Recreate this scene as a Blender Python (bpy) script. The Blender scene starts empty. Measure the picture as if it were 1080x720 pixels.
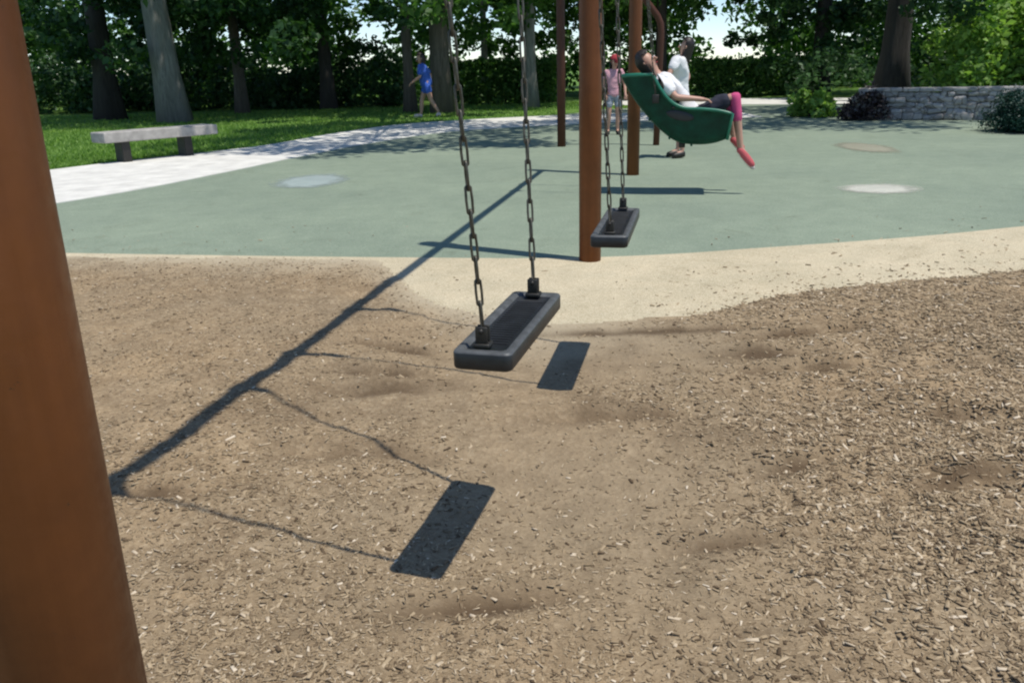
import bpy, bmesh, math, random
import numpy as np
from mathutils import Vector, Matrix

scene = bpy.context.scene
COL = scene.collection
R = math.radians

# ------------------------------------------------------------------ camera
CAM_H = 1.42
cam_d = bpy.data.cameras.new('camera')
cam = bpy.data.objects.new('camera', cam_d)
COL.objects.link(cam)
cam_d.sensor_width = 36.0
cam_d.lens = 899.15 / 1080 * 36.0
cam_d.clip_start, cam_d.clip_end = 0.05, 2000
th, ro = 0.3141, 0.0269
fwd = Vector((0, math.cos(th), -math.sin(th)))
up0 = Vector((0, math.sin(th), math.cos(th)))
rgt0 = Vector((1, 0, 0))
up = up0 * math.cos(ro) + rgt0 * math.sin(ro)
rgt = rgt0 * math.cos(ro) - up0 * math.sin(ro)
M = Matrix((rgt, up, -fwd)).transposed().to_4x4()
M.translation = (0, 0, CAM_H)
cam.matrix_world = M
scene.camera = cam

# ------------------------------------------------------------------ light
SUN_EL = R(69.06)
sun_dir = Vector((0.8418 * math.cos(SUN_EL), -0.5398 * math.cos(SUN_EL), math.sin(SUN_EL)))
world = bpy.data.worlds.new('World')
scene.world = world
world.use_nodes = True
wn = world.node_tree
for n in list(wn.nodes):
    wn.nodes.remove(n)
sky = wn.nodes.new('ShaderNodeTexSky')
sky.sky_type = 'NISHITA'
sky.sun_disc = False
sky.sun_elevation = SUN_EL
sky.sun_rotation = math.atan2(sun_dir.x, sun_dir.y)
sky.dust_density = 0.0
sky.air_density = 0.72
sky.ozone_density = 2.6
bg = wn.nodes.new('ShaderNodeBackground')
bg.inputs['Strength'].default_value = 0.14
wo = wn.nodes.new('ShaderNodeOutputWorld')
wn.links.new(sky.outputs[0], bg.inputs[0])
wn.links.new(bg.outputs[0], wo.inputs[0])

sd = bpy.data.lights.new('sun', 'SUN')
sd.energy = 3.9
sd.angle = R(0.53)
sd.color = (1.0, 0.95, 0.87)
sun = bpy.data.objects.new('sun', sd)
COL.objects.link(sun)
sun.location = sun_dir * 60
sun.rotation_euler = sun_dir.to_track_quat('Z', 'Y').to_euler()

scene.view_settings.view_transform = 'Standard'
scene.view_settings.look = 'None'
scene.view_settings.gamma = 1.0
scene.view_settings.exposure = 0.1
scene.render.engine = 'CYCLES'
scene.cycles.max_bounces = 6
scene.cycles.filter_width = 2.2
scene.cycles.use_denoising = True

# ------------------------------------------------------------------ helpers
rng = np.random.default_rng(7)
random.seed(7)


def obj(name, me, mat=None, parent=None, loc=None):
    o = bpy.data.objects.new(name, me)
    COL.objects.link(o)
    if mat is not None and me is not None and len(me.materials) == 0:
        me.materials.append(mat)
    if parent is not None:
        o.parent = parent
    if loc is not None:
        o.location = loc
    return o


def tag(o, label=None, cat=None, group=None, kind=None):
    if label: o['label'] = label
    if cat: o['category'] = cat
    if group: o['group'] = group
    if kind: o['kind'] = kind
    return o


def thing(name, loc, label, cat, group=None, rz=0.0):
    o = bpy.data.objects.new(name, None)
    COL.objects.link(o)
    o.empty_display_size = 0.2
    o.location = loc
    o.rotation_euler = (0, 0, rz)
    return tag(o, label, cat, group)


def bm_mesh(bm, name, smooth=True):
    me = bpy.data.meshes.new(name)
    bm.normal_update()
    bm.to_mesh(me)
    bm.free()
    if smooth:
        me.polygons.foreach_set('use_smooth', [True] * len(me.polygons))
    return me


def np_mesh(name, V, F, smooth=False):
    """V (n,3), F (m,k) with one face size."""
    V = np.asarray(V, dtype=np.float32)
    F = np.asarray(F, dtype=np.int32)
    me = bpy.data.meshes.new(name)
    k = F.shape[1]
    me.vertices.add(len(V))
    me.vertices.foreach_set('co', V.ravel())
    me.loops.add(F.size)
    me.loops.foreach_set('vertex_index', F.ravel())
    me.polygons.add(len(F))
    me.polygons.foreach_set('loop_start', np.arange(0, F.size, k, dtype=np.int32))
    me.polygons.foreach_set('loop_total', np.full(len(F), k, dtype=np.int32))
    if smooth:
        me.polygons.foreach_set('use_smooth', np.ones(len(F), dtype=bool))
    me.update(calc_edges=True)
    me.validate()
    return me


def tube(bm, pts, rad, seg=12, cap=True):
    pts = [Vector(p) for p in pts]
    if not hasattr(rad, '__len__'):
        rad = [rad] * len(pts)
    rings = []
    u = None
    for i, p in enumerate(pts):
        a = pts[max(i - 1, 0)]
        b = pts[min(i + 1, len(pts) - 1)]
        t = (b - a).normalized()
        if u is None:
            u = t.orthogonal().normalized()
        else:
            u = (u - t * u.dot(t)).normalized()
        w = t.cross(u)
        rings.append([bm.verts.new(p + (u * math.cos(2 * math.pi * k / seg) + w * math.sin(2 * math.pi * k / seg)) * rad[i]) for k in range(seg)])
    for i in range(len(rings) - 1):
        for k in range(seg):
            bm.faces.new((rings[i][k], rings[i][(k + 1) % seg], rings[i + 1][(k + 1) % seg], rings[i + 1][k]))
    if cap:
        bm.faces.new(rings[0][::-1])
        bm.faces.new(rings[-1])
    return rings


def box(bm, c, s, M=None, bevel=0.0, seg=2):
    r = bmesh.ops.create_cube(bm, size=1.0)
    vs = r['verts']
    for v in vs:
        v.co = Vector((v.co.x * s[0], v.co.y * s[1], v.co.z * s[2]))
    if bevel:
        es = list({e for v in vs for e in v.link_edges})
        rr = bmesh.ops.bevel(bm, geom=es, offset=bevel, segments=seg, profile=0.5, affect='EDGES')
        vs = list({v for f in rr['faces'] for v in f.verts} | {v for v in vs if v.is_valid})
    for v in vs:
        p = v.co
        if M is not None:
            p = M @ p
        v.co = p + Vector(c)
    return vs


# ---- materials
def new_mat(name):
    m = bpy.data.materials.new(name)
    m.use_nodes = True
    nt = m.node_tree
    b = nt.nodes['Principled BSDF']
    return m, nt, b


def N(nt, typ, **kw):
    n = nt.nodes.new(typ)
    for k, v in kw.items():
        setattr(n, k, v)
    return n


def noise(nt, scale, detail=4, rough=0.55, vec=None, dist=0.0):
    n = N(nt, 'ShaderNodeTexNoise')
    n.inputs['Scale'].default_value = scale
    n.inputs['Detail'].default_value = detail
    n.inputs['Roughness'].default_value = rough
    n.inputs['Distortion'].default_value = dist
    if vec is not None:
        nt.links.new(vec, n.inputs['Vector'])
    return n


def ramp(nt, fac, stops, interp='LINEAR'):
    r = N(nt, 'ShaderNodeValToRGB')
    r.color_ramp.interpolation = interp
    el = r.color_ramp.elements
    while len(el) < len(stops):
        el.new(0.5)
    for e, (p, c) in zip(el, stops):
        e.position = p
        e.color = (*c, 1) if len(c) == 3 else c
    nt.links.new(fac, r.inputs['Fac'])
    return r


def mix(nt, fac, a, b, mode='MIX'):
    m = N(nt, 'ShaderNodeMix', data_type='RGBA', blend_type=mode)
    for sock, val in ((m.inputs[0], fac), (m.inputs[6], a), (m.inputs[7], b)):
        if isinstance(val, bpy.types.NodeSocket):
            nt.links.new(val, sock)
        elif isinstance(val, (int, float)):
            sock.default_value = val
        else:
            sock.default_value = (*val, 1)
    return m.outputs[2]


def bump(nt, h, b, strength=0.5, dist=0.01):
    n = N(nt, 'ShaderNodeBump')
    n.inputs['Strength'].default_value = strength
    n.inputs['Distance'].default_value = dist
    nt.links.new(h, n.inputs['Height'])
    nt.links.new(n.outputs[0], b.inputs['Normal'])
    return n


def objco(nt):
    return N(nt, 'ShaderNodeTexCoord').outputs['Object']


def simple_mat(name, col, rough=0.6, var=0.25, scale=20, metal=0.0, spec=0.5, bmp=0.0):
    m, nt, b = new_mat(name)
    co = objco(nt)
    n = noise(nt, scale, 5, 0.6, co)
    dark = tuple(c * (1 - var) for c in col)
    lite = tuple(min(1, c * (1 + var)) for c in col)
    r = ramp(nt, n.outputs[0], [(0.3, dark), (0.7, lite)])
    nt.links.new(r.outputs[0], b.inputs['Base Color'])
    b.inputs['Roughness'].default_value = rough
    b.inputs['Metallic'].default_value = metal
    b.inputs['Specular IOR Level'].default_value = spec
    if bmp:
        bump(nt, n.outputs[0], b, bmp, 0.01)
    return m


def leaf_mat(name, dark, lite, trans=0.35):
    m = bpy.data.materials.new(name)
    m.use_nodes = True
    nt = m.node_tree
    for n in list(nt.nodes):
        nt.nodes.remove(n)
    g = N(nt, 'ShaderNodeNewGeometry')
    co = objco(nt)
    n = noise(nt, 0.5, 3, 0.5, co)
    a = N(nt, 'ShaderNodeMath', operation='MULTIPLY_ADD')
    nt.links.new(g.outputs['Random Per Island'], a.inputs[0])
    a.inputs[1].default_value = 0.6
    s = N(nt, 'ShaderNodeMath', operation='MULTIPLY')
    nt.links.new(n.outputs[0], s.inputs[0])
    s.inputs[1].default_value = 0.45
    nt.links.new(s.outputs[0], a.inputs[2])
    r = ramp(nt, a.outputs[0], [(0.05, dark), (0.95, lite)])
    d = N(nt, 'ShaderNodeBsdfPrincipled')
    d.inputs['Roughness'].default_value = 0.5
    d.inputs['Specular IOR Level'].default_value = 0.35
    t = N(nt, 'ShaderNodeBsdfTranslucent')
    nt.links.new(r.outputs[0], d.inputs['Base Color'])
    nt.links.new(mix(nt, 1.0, r.outputs[0], (1.0, 1.15, 0.5), 'MULTIPLY'), t.inputs['Color'])
    ms = N(nt, 'ShaderNodeMixShader')
    ms.inputs[0].default_value = trans
    o = N(nt, 'ShaderNodeOutputMaterial')
    nt.links.new(d.outputs[0], ms.inputs[1])
    nt.links.new(t.outputs[0], ms.inputs[2])
    nt.links.new(ms.outputs[0], o.inputs[0])
    return m


def bark_mat(name, dark, lite):
    m, nt, b = new_mat(name)
    co = objco(nt)
    mp = N(nt, 'ShaderNodeMapping')
    mp.inputs['Scale'].default_value = (9, 9, 1.4)
    nt.links.new(co, mp.inputs[0])
    n = noise(nt, 1.6, 8, 0.7, mp.outputs[0], 0.6)
    n2 = noise(nt, 0.9, 3, 0.5, co)
    r = ramp(nt, n.outputs[0], [(0.32, dark), (0.66, lite)])
    c = mix(nt, n2.outputs[0], r.outputs[0], tuple(0.55 * x for x in lite))
    nt.links.new(c, b.inputs['Base Color'])
    b.inputs['Roughness'].default_value = 0.9
    bump(nt, n.outputs[0], b, 0.9, 0.05)
    return m


# mulch / wood fibre
def mulch_mat():
    m, nt, b = new_mat('wood_mulch')
    co = objco(nt)
    big = noise(nt, 0.9, 4, 0.55, co)
    mid = noise(nt, 7.0, 6, 0.65, co, 0.3)
    mp = N(nt, 'ShaderNodeMapping')
    mp.inputs['Rotation'].default_value = (0, 0, 0.6)
    mp.inputs['Scale'].default_value = (1, 2.6, 1)
    nt.links.new(co, mp.inputs[0])
    fin = noise(nt, 70, 4, 0.75, mp.outputs[0], 0.5)
    vor = N(nt, 'ShaderNodeTexVoronoi')
    vor.inputs['Scale'].default_value = 55
    nt.links.new(co, vor.inputs['Vector'])
    c1 = ramp(nt, fin.outputs[0], [(0.25, (0.135, 0.095, 0.056)), (0.44, (0.29, 0.213, 0.128)), (0.60, (0.37, 0.283, 0.175)), (0.76, (0.62, 0.50, 0.345))])
    c2 = ramp(nt, vor.outputs['Color'], [(0.1, (0.20, 0.147, 0.088)), (0.6, (0.325, 0.245, 0.15)), (0.93, (0.50, 0.40, 0.265))])
    c = mix(nt, 0.4, c1.outputs[0], c2.outputs[0])
    t = ramp(nt, mid.outputs[0], [(0.3, (0.72, 0.70, 0.68)), (0.55, (1, 1, 1)), (0.75, (1.1, 1.08, 1.05))])
    c = mix(nt, 1.0, c, t.outputs[0], 'MULTIPLY')
    t2 = ramp(nt, big.outputs[0], [(0.35, (0.95, 0.96, 0.98)), (0.65, (1.12, 1.08, 1.04))])
    c = mix(nt, 1.0, c, t2.outputs[0], 'MULTIPLY')
    # packed, worn soil where feet drag (stored per vertex when the bed is made)
    at = N(nt, 'ShaderNodeAttribute', attribute_name='packed')
    soil = ramp(nt, mid.outputs[0], [(0.3, (0.265, 0.205, 0.13)), (0.7, (0.345, 0.265, 0.168))])
    c = mix(nt, at.outputs['Fac'], c, soil.outputs[0])
    at3 = N(nt, 'ShaderNodeAttribute', attribute_name='dust')
    c = mix(nt, at3.outputs['Fac'], c, (0.50, 0.43, 0.305))
    at2 = N(nt, 'ShaderNodeAttribute', attribute_name='damp')
    c = mix(nt, at2.outputs['Fac'], c, (0.092, 0.060, 0.034))
    nt.links.new(c, b.inputs['Base Color'])
    b.inputs['Roughness'].default_value = 0.95
    b.inputs['Specular IOR Level'].default_value = 0.2
    add = N(nt, 'ShaderNodeMath', operation='ADD')
    nt.links.new(fin.outputs[0], add.inputs[0])
    nt.links.new(vor.outputs['Distance'], add.inputs[1])
    bump(nt, add.outputs[0], b, 0.55, 0.010)
    return m


def chip_mat():
    m, nt, b = new_mat('wood_chip')
    g = N(nt, 'ShaderNodeNewGeometry')
    r = ramp(nt, g.outputs['Random Per Island'], [(0.0, (0.09, 0.06, 0.035)), (0.22, (0.235, 0.172, 0.104)), (0.6, (0.36, 0.273, 0.168)), (0.9, (0.45, 0.352, 0.228)), (1.0, (0.66, 0.56, 0.42))])
    nt.links.new(r.outputs[0], b.inputs['Base Color'])
    b.inputs['Roughness'].default_value = 0.9
    b.inputs['Specular IOR Level'].default_value = 0.2
    return m


def rubber_mat(name, cols, big_dark, speck=0.25):
    m, nt, b = new_mat(name)
    co = objco(nt)
    vor = N(nt, 'ShaderNodeTexVoronoi')
    vor.inputs['Scale'].default_value = 160
    nt.links.new(co, vor.inputs['Vector'])
    r = ramp(nt, vor.outputs['Color'], cols)
    big = noise(nt, 0.45, 6, 0.6, co)
    mid = noise(nt, 3.5, 5, 0.6, co)
    t = ramp(nt, big.outputs[0], [(0.3, big_dark), (0.62, (1.04, 1.04, 1.04))])
    t2 = ramp(nt, mid.outputs[0], [(0.3, (0.9, 0.91, 0.9)), (0.7, (1.06, 1.05, 1.04))])
    c = mix(nt, 1.0, r.outputs[0], t.outputs[0], 'MULTIPLY')
    c = mix(nt, 1.0, c, t2.outputs[0], 'MULTIPLY')
    sc = noise(nt, 1.3, 9, 0.75, co, 1.2)
    st = ramp(nt, sc.outputs[0], [(0.30, (0.80, 0.79, 0.76)), (0.42, (1, 1, 1)), (0.62, (1, 1, 1)), (0.74, (1.12, 1.10, 1.08))])
    c = mix(nt, 1.0, c, st.outputs[0], 'MULTIPLY')
    nt.links.new(c, b.inputs['Base Color'])
    b.inputs['Roughness'].default_value = 0.85
    b.inputs['Specular IOR Level'].default_value = 0.3
    bump(nt, vor.outputs['Distance'], b, 0.3, 0.004)
    return m


def grass_mat():
    m, nt, b = new_mat('lawn_grass')
    co = objco(nt)
    big = noise(nt, 0.35, 5, 0.6, co)
    fin = noise(nt, 9, 6, 0.7, co)
    c1 = ramp(nt, fin.outputs[0], [(0.3, (0.075, 0.16, 0.028)), (0.7, (0.19, 0.32, 0.07))])
    c2 = ramp(nt, big.outputs[0], [(0.35, (0.75, 0.85, 0.8)), (0.6, (1.1, 1.05, 1.0)), (0.75, (1.5, 1.2, 1.0))])
    c = mix(nt, 1.0, c1.outputs[0], c2.outputs[0], 'MULTIPLY')
    nt.links.new(c, b.inputs['Base Color'])
    b.inputs['Roughness'].default_value = 0.9
    b.inputs['Specular IOR Level'].default_value = 0.2
    bump(nt, fin.outputs[0], b, 0.8, 0.05)
    return m


def paint_mat(name, col, rough=0.45):
    m, nt, b = new_mat(name)
    b.inputs['Specular IOR Level'].default_value = 0.3
    co = objco(nt)
    n = noise(nt, 6, 6, 0.65, co)
    n2 = noise(nt, 45, 3, 0.6, co)
    mp = N(nt, 'ShaderNodeMapping')
    mp.inputs['Scale'].default_value = (14, 14, 0.7)
    nt.links.new(co, mp.inputs[0])
    st = noise(nt, 1.5, 5, 0.6, mp.outputs[0])
    r = ramp(nt, n.outputs[0], [(0.3, tuple(0.8 * c for c in col)), (0.7, tuple(1.12 * c for c in col))])
    s = ramp(nt, st.outputs[0], [(0.35, (0.82, 0.8, 0.78)), (0.6, (1, 1, 1))])
    c = mix(nt, 1.0, r.outputs[0], s.outputs[0], 'MULTIPLY')
    nt.links.new(c, b.inputs['Base Color'])
    rr = ramp(nt, n2.outputs[0], [(0.3, (rough * 0.8,) * 3), (0.7, (rough * 1.25,) * 3)])
    nt.links.new(rr.outputs[0], b.inputs['Roughness'])
    chipn = noise(nt, 26, 8, 0.75, co)
    cm_ = ramp(nt, chipn.outputs[0], [(0.66, (0, 0, 0)), (0.70, (1, 1, 1))])
    c2_ = mix(nt, cm_.outputs[0], c, (0.05, 0.028, 0.016))
    nt.links.new(c2_, b.inputs['Base Color'])
    bump(nt, n2.outputs[0], b, 0.12, 0.003)
    return m


def stone_mat():
    m, nt, b = new_mat('field_stone')
    co = objco(nt)
    mp = N(nt, 'ShaderNodeMapping')
    mp.inputs['Scale'].default_value = (1.0, 1.0, 1.7)
    nt.links.new(co, mp.inputs[0])
    vor = N(nt, 'ShaderNodeTexVoronoi')
    vor.inputs['Scale'].default_value = 4.2
    nt.links.new(mp.outputs[0], vor.inputs['Vector'])
    ed = N(nt, 'ShaderNodeTexVoronoi', feature='DISTANCE_TO_EDGE')
    ed.inputs['Scale'].default_value = 4.2
    nt.links.new(mp.outputs[0], ed.inputs['Vector'])
    n = noise(nt, 14, 6, 0.7, co)
    sep = N(nt, 'ShaderNodeSeparateColor')
    nt.links.new(vor.outputs['Color'], sep.inputs[0])
    r = ramp(nt, sep.outputs[0], [(0.0, (0.20, 0.19, 0.18)), (0.5, (0.33, 0.32, 0.30)), (1.0, (0.50, 0.47, 0.44))])
    c = mix(nt, 0.5, r.outputs[0], ramp(nt, n.outputs[0], [(0.3, (0.18, 0.18, 0.17)), (0.7, (0.48, 0.46, 0.44))]).outputs[0])
    mo = ramp(nt, ed.outputs['Distance'], [(0.0, (0.55, 0.53, 0.50)), (0.06, (1, 1, 1))])
    c = mix(nt, 1.0, c, mo.outputs[0], 'MULTIPLY')
    nt.links.new(c, b.inputs['Base Color'])
    b.inputs['Roughness'].default_value = 0.9
    bump(nt, mo.outputs[0], b, 0.7, 0.03)
    return m


MULCH = mulch_mat()
CHIP = chip_mat()
RUB_G = rubber_mat('green_rubber', [(0.05, (0.178, 0.226, 0.168)), (0.5, (0.24, 0.295, 0.217)), (0.95, (0.32, 0.362, 0.277))], (0.86, 0.88, 0.9))
RUB_T = rubber_mat('tan_rubber', [(0.05, (0.41, 0.345, 0.23)), (0.5, (0.56, 0.485, 0.335)), (0.95, (0.68, 0.605, 0.45))], (0.86, 0.85, 0.82))
RUB_C = rubber_mat('cream_rubber', [(0.05, (0.45, 0.46, 0.40)), (0.95, (0.64, 0.63, 0.55))], (0.9, 0.9, 0.9))
RUB_P = rubber_mat('rose_rubber', [(0.05, (0.27, 0.27, 0.20)), (0.95, (0.36, 0.345, 0.265))], (0.9, 0.9, 0.9))
RUB_B = rubber_mat('pale_blue_rubber', [(0.05, (0.28, 0.35, 0.33)), (0.95, (0.39, 0.45, 0.44))], (0.9, 0.9, 0.9))
CONC = simple_mat('pale_concrete', (0.68, 0.665, 0.61), 0.85, 0.16, 3, bmp=0.1)
CONC_B = simple_mat('bench_concrete', (0.36, 0.34, 0.315), 0.85, 0.25, 8, bmp=0.2)
GRASS = grass_mat()
BLADE = leaf_mat('grass_blade', (0.10, 0.21, 0.035), (0.30, 0.47, 0.11), 0.45)
POST = paint_mat('red_brown_paint', (0.152, 0.052, 0.015))
POST_FAR = paint_mat('dark_brown_paint', (0.08, 0.028, 0.014))
STEEL = simple_mat('galvanised_steel', (0.105, 0.098, 0.078), 0.5, 0.4, 60, 0.6)
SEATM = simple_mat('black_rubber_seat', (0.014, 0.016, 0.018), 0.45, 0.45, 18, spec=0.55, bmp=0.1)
RIM = simple_mat('worn_rubber_edge', (0.085, 0.09, 0.092), 0.5, 0.35, 25)
CLAMP = simple_mat('dark_metal', (0.03, 0.028, 0.024), 0.5, 0.3, 40, 0.3)
GREEN_PL = simple_mat('dark_green_plastic', (0.006, 0.088, 0.05), 0.4, 0.4, 9, bmp=0.25)
GREEN_R = simple_mat('green_rim_plastic', (0.02, 0.17, 0.105), 0.35, 0.2, 5)
STONE = stone_mat()
BARK_G = bark_mat('grey_bark', (0.10, 0.095, 0.085), (0.33, 0.32, 0.29))
BARK_B = bark_mat('brown_bark', (0.055, 0.045, 0.036), (0.19, 0.16, 0.13))
BARK_D = bark_mat('dark_bark', (0.022, 0.019, 0.016), (0.075, 0.065, 0.055))
LEAF_D = leaf_mat('dark_leaf', (0.012, 0.042, 0.016), (0.07, 0.155, 0.05), 0.35)
LEAF_M = leaf_mat('mid_leaf', (0.022, 0.07, 0.016), (0.12, 0.25, 0.055), 0.45)
LEAF_L = leaf_mat('bright_leaf', (0.07, 0.17, 0.03), (0.42, 0.62, 0.16), 0.45)
LEAF_K = leaf_mat('blackish_leaf', (0.004, 0.026, 0.018), (0.016, 0.066, 0.045), 0.1)
LEAF_P = leaf_mat('purple_leaf', (0.03, 0.022, 0.026), (0.075, 0.06, 0.06), 0.15)
SKIN = simple_mat('skin', (0.50, 0.28, 0.20), 0.5, 0.08, 10)
HAIR = simple_mat('dark_hair', (0.018, 0.012, 0.010), 0.5, 0.3, 40)
WHITE_C = simple_mat('white_cotton', (0.78, 0.77, 0.77), 0.9, 0.06, 12)
GREY_C = simple_mat('blue_grey_cotton', (0.30, 0.33, 0.38), 0.9, 0.15, 12)
NAVY_C = simple_mat('navy_cloth', (0.022, 0.024, 0.040), 0.9, 0.2, 12)
PINK_C = simple_mat('hot_pink_cloth', (0.56, 0.075, 0.20), 0.85, 0.12, 12)
ROSE_C = simple_mat('pale_pink_cloth', (0.60, 0.32, 0.37), 0.85, 0.12, 12)
RED_C = simple_mat('red_cloth', (0.34, 0.03, 0.04), 0.85, 0.15, 12)
BLUE_C = simple_mat('blue_cloth', (0.045, 0.12, 0.50), 0.85, 0.12, 12)
SOLE = simple_mat('pale_sole', (0.62, 0.52, 0.48), 0.8, 0.1, 12)
SHOE = simple_mat('coral_shoe', (0.55, 0.10, 0.11), 0.7, 0.15, 12)
EYE = simple_mat('eye_white', (0.7, 0.7, 0.68), 0.3, 0.05, 12)

# ------------------------------------------------------------------ ground
def gsheet():
    xs = np.array([-400, -150, -70, -40] + list(np.arange(-30, 31, 2.0)) + [40, 70, 150, 400])
    ys = np.array([-400, -150, -60, -20, -8, -2, 1, 3, 5.0, 6.3, 8, 10] + list(np.arange(12, 60, 3.0)) + [70, 150, 400])
    V, F = [], []
    for y in ys:
        for x in xs:
            z = -0.15 if y < 5.5 else 0.0
            V.append((x, y, z))
    nx = len(xs)
    for j in range(len(ys) - 1):
        for i in range(nx - 1):
            a = j * nx + i
            F.append((a, a + 1, a + nx + 1, a + nx))
    return np_mesh('ground', V, F, True)


g = obj('ground', gsheet(), GRASS)
tag(g, kind='structure')


def sheet(name, pts, z, mat, skirt=0.0):
    bm = bmesh.new()
    vs = [bm.verts.new((x, y, z)) for x, y in pts]
    f = bm.faces.new(vs)
    if f.calc_area() and f.normal.z < 0:
        f.normal_flip()
    bm.normal_update()
    if f.normal.z < 0:
        f.normal_flip()
    if skirt:
        lo = [bm.verts.new((x, y, z - skirt)) for x, y in pts]
        n = len(vs)
        for i in range(n):
            bm.faces.new((vs[i], vs[(i + 1) % n], lo[(i + 1) % n], lo[i]))
        bmesh.ops.recalc_face_normals(bm, faces=bm.faces)
    bmesh.ops.triangulate(bm, faces=[ff for ff in bm.faces if len(ff.verts) > 4])
    o = obj(name, bm_mesh(bm, name, False), mat)
    return tag(o, kind='structure')


def smooth_line(P, n=8):
    """Catmull-Rom through the points."""
    P = [np.array(p, float) for p in P]
    out = []
    for i in range(len(P) - 1):
        p0 = P[max(i - 1, 0)]; p1 = P[i]; p2 = P[i + 1]; p3 = P[min(i + 2, len(P) - 1)]
        for k in range(n):
            t = k / n
            out.append(0.5 * ((2 * p1) + (-p0 + p2) * t + (2 * p0 - 5 * p1 + 4 * p2 - p3) * t * t + (-p0 + 3 * p1 - 3 * p2 + p3) * t ** 3))
    out.append(P[-1])
    return [tuple(p) for p in out]


GREEN_NEAR = [(-8.5, 7.9), (-6.0, 7.6), (-4.37, 7.23), (-3.81, 7.08), (-2.2, 6.765), (-0.795, 6.52), (0.3, 6.36), (1.17, 6.38), (1.94, 6.52), (2.74, 6.67), (3.59, 6.87), (4.34, 7.10), (5.5, 7.4), (8.5, 8.6), (12.0, 10.6)]
TAN_LOW = [(-8.5, 7.7), (-6.0, 7.42), (-4.28, 7.06), (-3.73, 6.92), (-2.17, 6.66), (-1.1, 6.42), (-0.82, 5.95), (-0.65, 5.5), (-0.45, 5.14), (-0.2, 4.89), (0.112, 4.70), (0.536, 4.60), (0.98, 4.68), (1.381, 4.93), (1.871, 5.18), (2.527, 5.36), (3.46, 5.58), (4.36, 5.80), (6.5, 6.5), (9.0, 7.6), (12.3, 9.6)]
PATH_NEAR = [(-10.5, 3.0), (-8.0, 6.4), (-6.47, 8.44), (-5.61, 9.44), (-5.34, 9.92), (-4.73, 11.14), (-4.08, 13.07), (-3.51, 15.0), (-2.56, 17.54), (-1.16, 19.83), (1.28, 21.08), (3.9, 21.8), (6.4, 21.9)]
PATH_FAR = [(-13.5, 6.0), (-11.0, 9.4), (-9.0, 11.97), (-7.71, 13.16), (-7.33, 13.68), (-6.67, 14.74), (-5.42, 16.38), (-4.7, 17.64), (-3.9, 20.3), (-2.3, 23.2), (1.5, 24.9), (4.5, 25.1), (6.4, 24.9)]
gn = smooth_line(GREEN_NEAR)
tl = smooth_line(TAN_LOW)
pn = smooth_line(PATH_NEAR)
pf = smooth_line(PATH_FAR)
# green play surface: near edge, then the wall side, then back along the path
green_pts = gn + [(13.0, 14.0), (12.6, 18.4), (8.4, 20.0), (7.9, 24.6), (6.4, 24.9)] + [p for p in pn[::-1] if p[1] > 6.6]
# keep the two curves apart at the left end
o = sheet('rubber_surface', green_pts, 0.006, RUB_G)
sheet('tan_border', gn + [(x - 0.12, y - 0.32) for x, y in tl[::-1]], 0.012, RUB_T)   # runs on a little under the mulch
sheet('path', pn + pf[::-1], 0.016, CONC, 0.03)
sheet('back_path', [(3.0, 30.2), (5.5, 29.2), (9.4, 27.3), (14.0, 26.0), (14.0, 29.0), (10.6, 31.6), (7.0, 33.2), (3.0, 33.6)], 0.012, CONC)
sheet('paved_area', [(6.4, 24.9), (7.9, 24.6), (8.4, 20.6), (14.0, 19.6), (14.0, 26.0), (9.4, 27.3), (6.4, 28.6), (3.0, 27.4), (1.5, 24.9), (4.5, 25.1)], 0.010, RUB_G)


def worn_edge(mat, rx, ry):
    """fade the coating out towards its rim with an uneven, worn edge"""
    nt = mat.node_tree
    b = nt.nodes['Principled BSDF']
    co = objco(nt)
    mp = N(nt, 'ShaderNodeMapping')
    mp.inputs['Scale'].default_value = (1 / rx, 1 / ry, 0)
    nt.links.new(co, mp.inputs[0])
    ln = N(nt, 'ShaderNodeVectorMath', operation='LENGTH')
    nt.links.new(mp.outputs[0], ln.inputs[0])
    nz = noise(nt, 5.0, 6, 0.7, co)
    ad = N(nt, 'ShaderNodeMath', operation='MULTIPLY_ADD')
    nt.links.new(nz.outputs[0], ad.inputs[0])
    ad.inputs[1].default_value = 0.9
    nt.links.new(ln.outputs['Value'], ad.inputs[2])
    r = ramp(nt, ad.outputs[0], [(0.55, (0.9, 0.9, 0.9)), (1.0, (0, 0, 0))])
    r.color_ramp.interpolation = 'EASE'
    mr = N(nt, 'ShaderNodeMapRange')
    nt.links.new(ad.outputs[0], mr.inputs['Value'])
    mr.inputs['From Min'].default_value = 1.05
    mr.inputs['From Max'].default_value = 1.5
    mr.inputs['To Min'].default_value = 0.95
    mr.inputs['To Max'].default_value = 0.0
    nt.links.new(mr.outputs[0], b.inputs['Alpha'])


def blob(name, cx, cy, rx, ry, z, mat, seed):
    r = random.Random(seed)
    ph = [r.uniform(0, 6.28) for _ in range(3)]
    pts = []
    for k in range(40):
        a = 2 * math.pi * k / 40
        q = 1.05 + 0.10 * math.sin(2 * a + ph[0]) + 0.07 * math.sin(3 * a + ph[1]) + 0.04 * math.sin(5 * a + ph[2])
        pts.append((rx * q * math.cos(a), ry * q * math.sin(a)))
    worn_edge(mat, rx, ry)
    o = sheet(name, pts, 0.0, mat)
    o.location = (cx, cy, z)
    return o


blob('surface_inlay', 4.10, 9.45, 0.46, 0.40, 0.011, RUB_C, 1)
blob('surface_inlay', 5.75, 13.9, 0.42, 0.95, 0.011, RUB_P, 2)
blob('surface_inlay', -2.62, 11.5, 0.50, 0.80, 0.011, RUB_B, 3)

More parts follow.
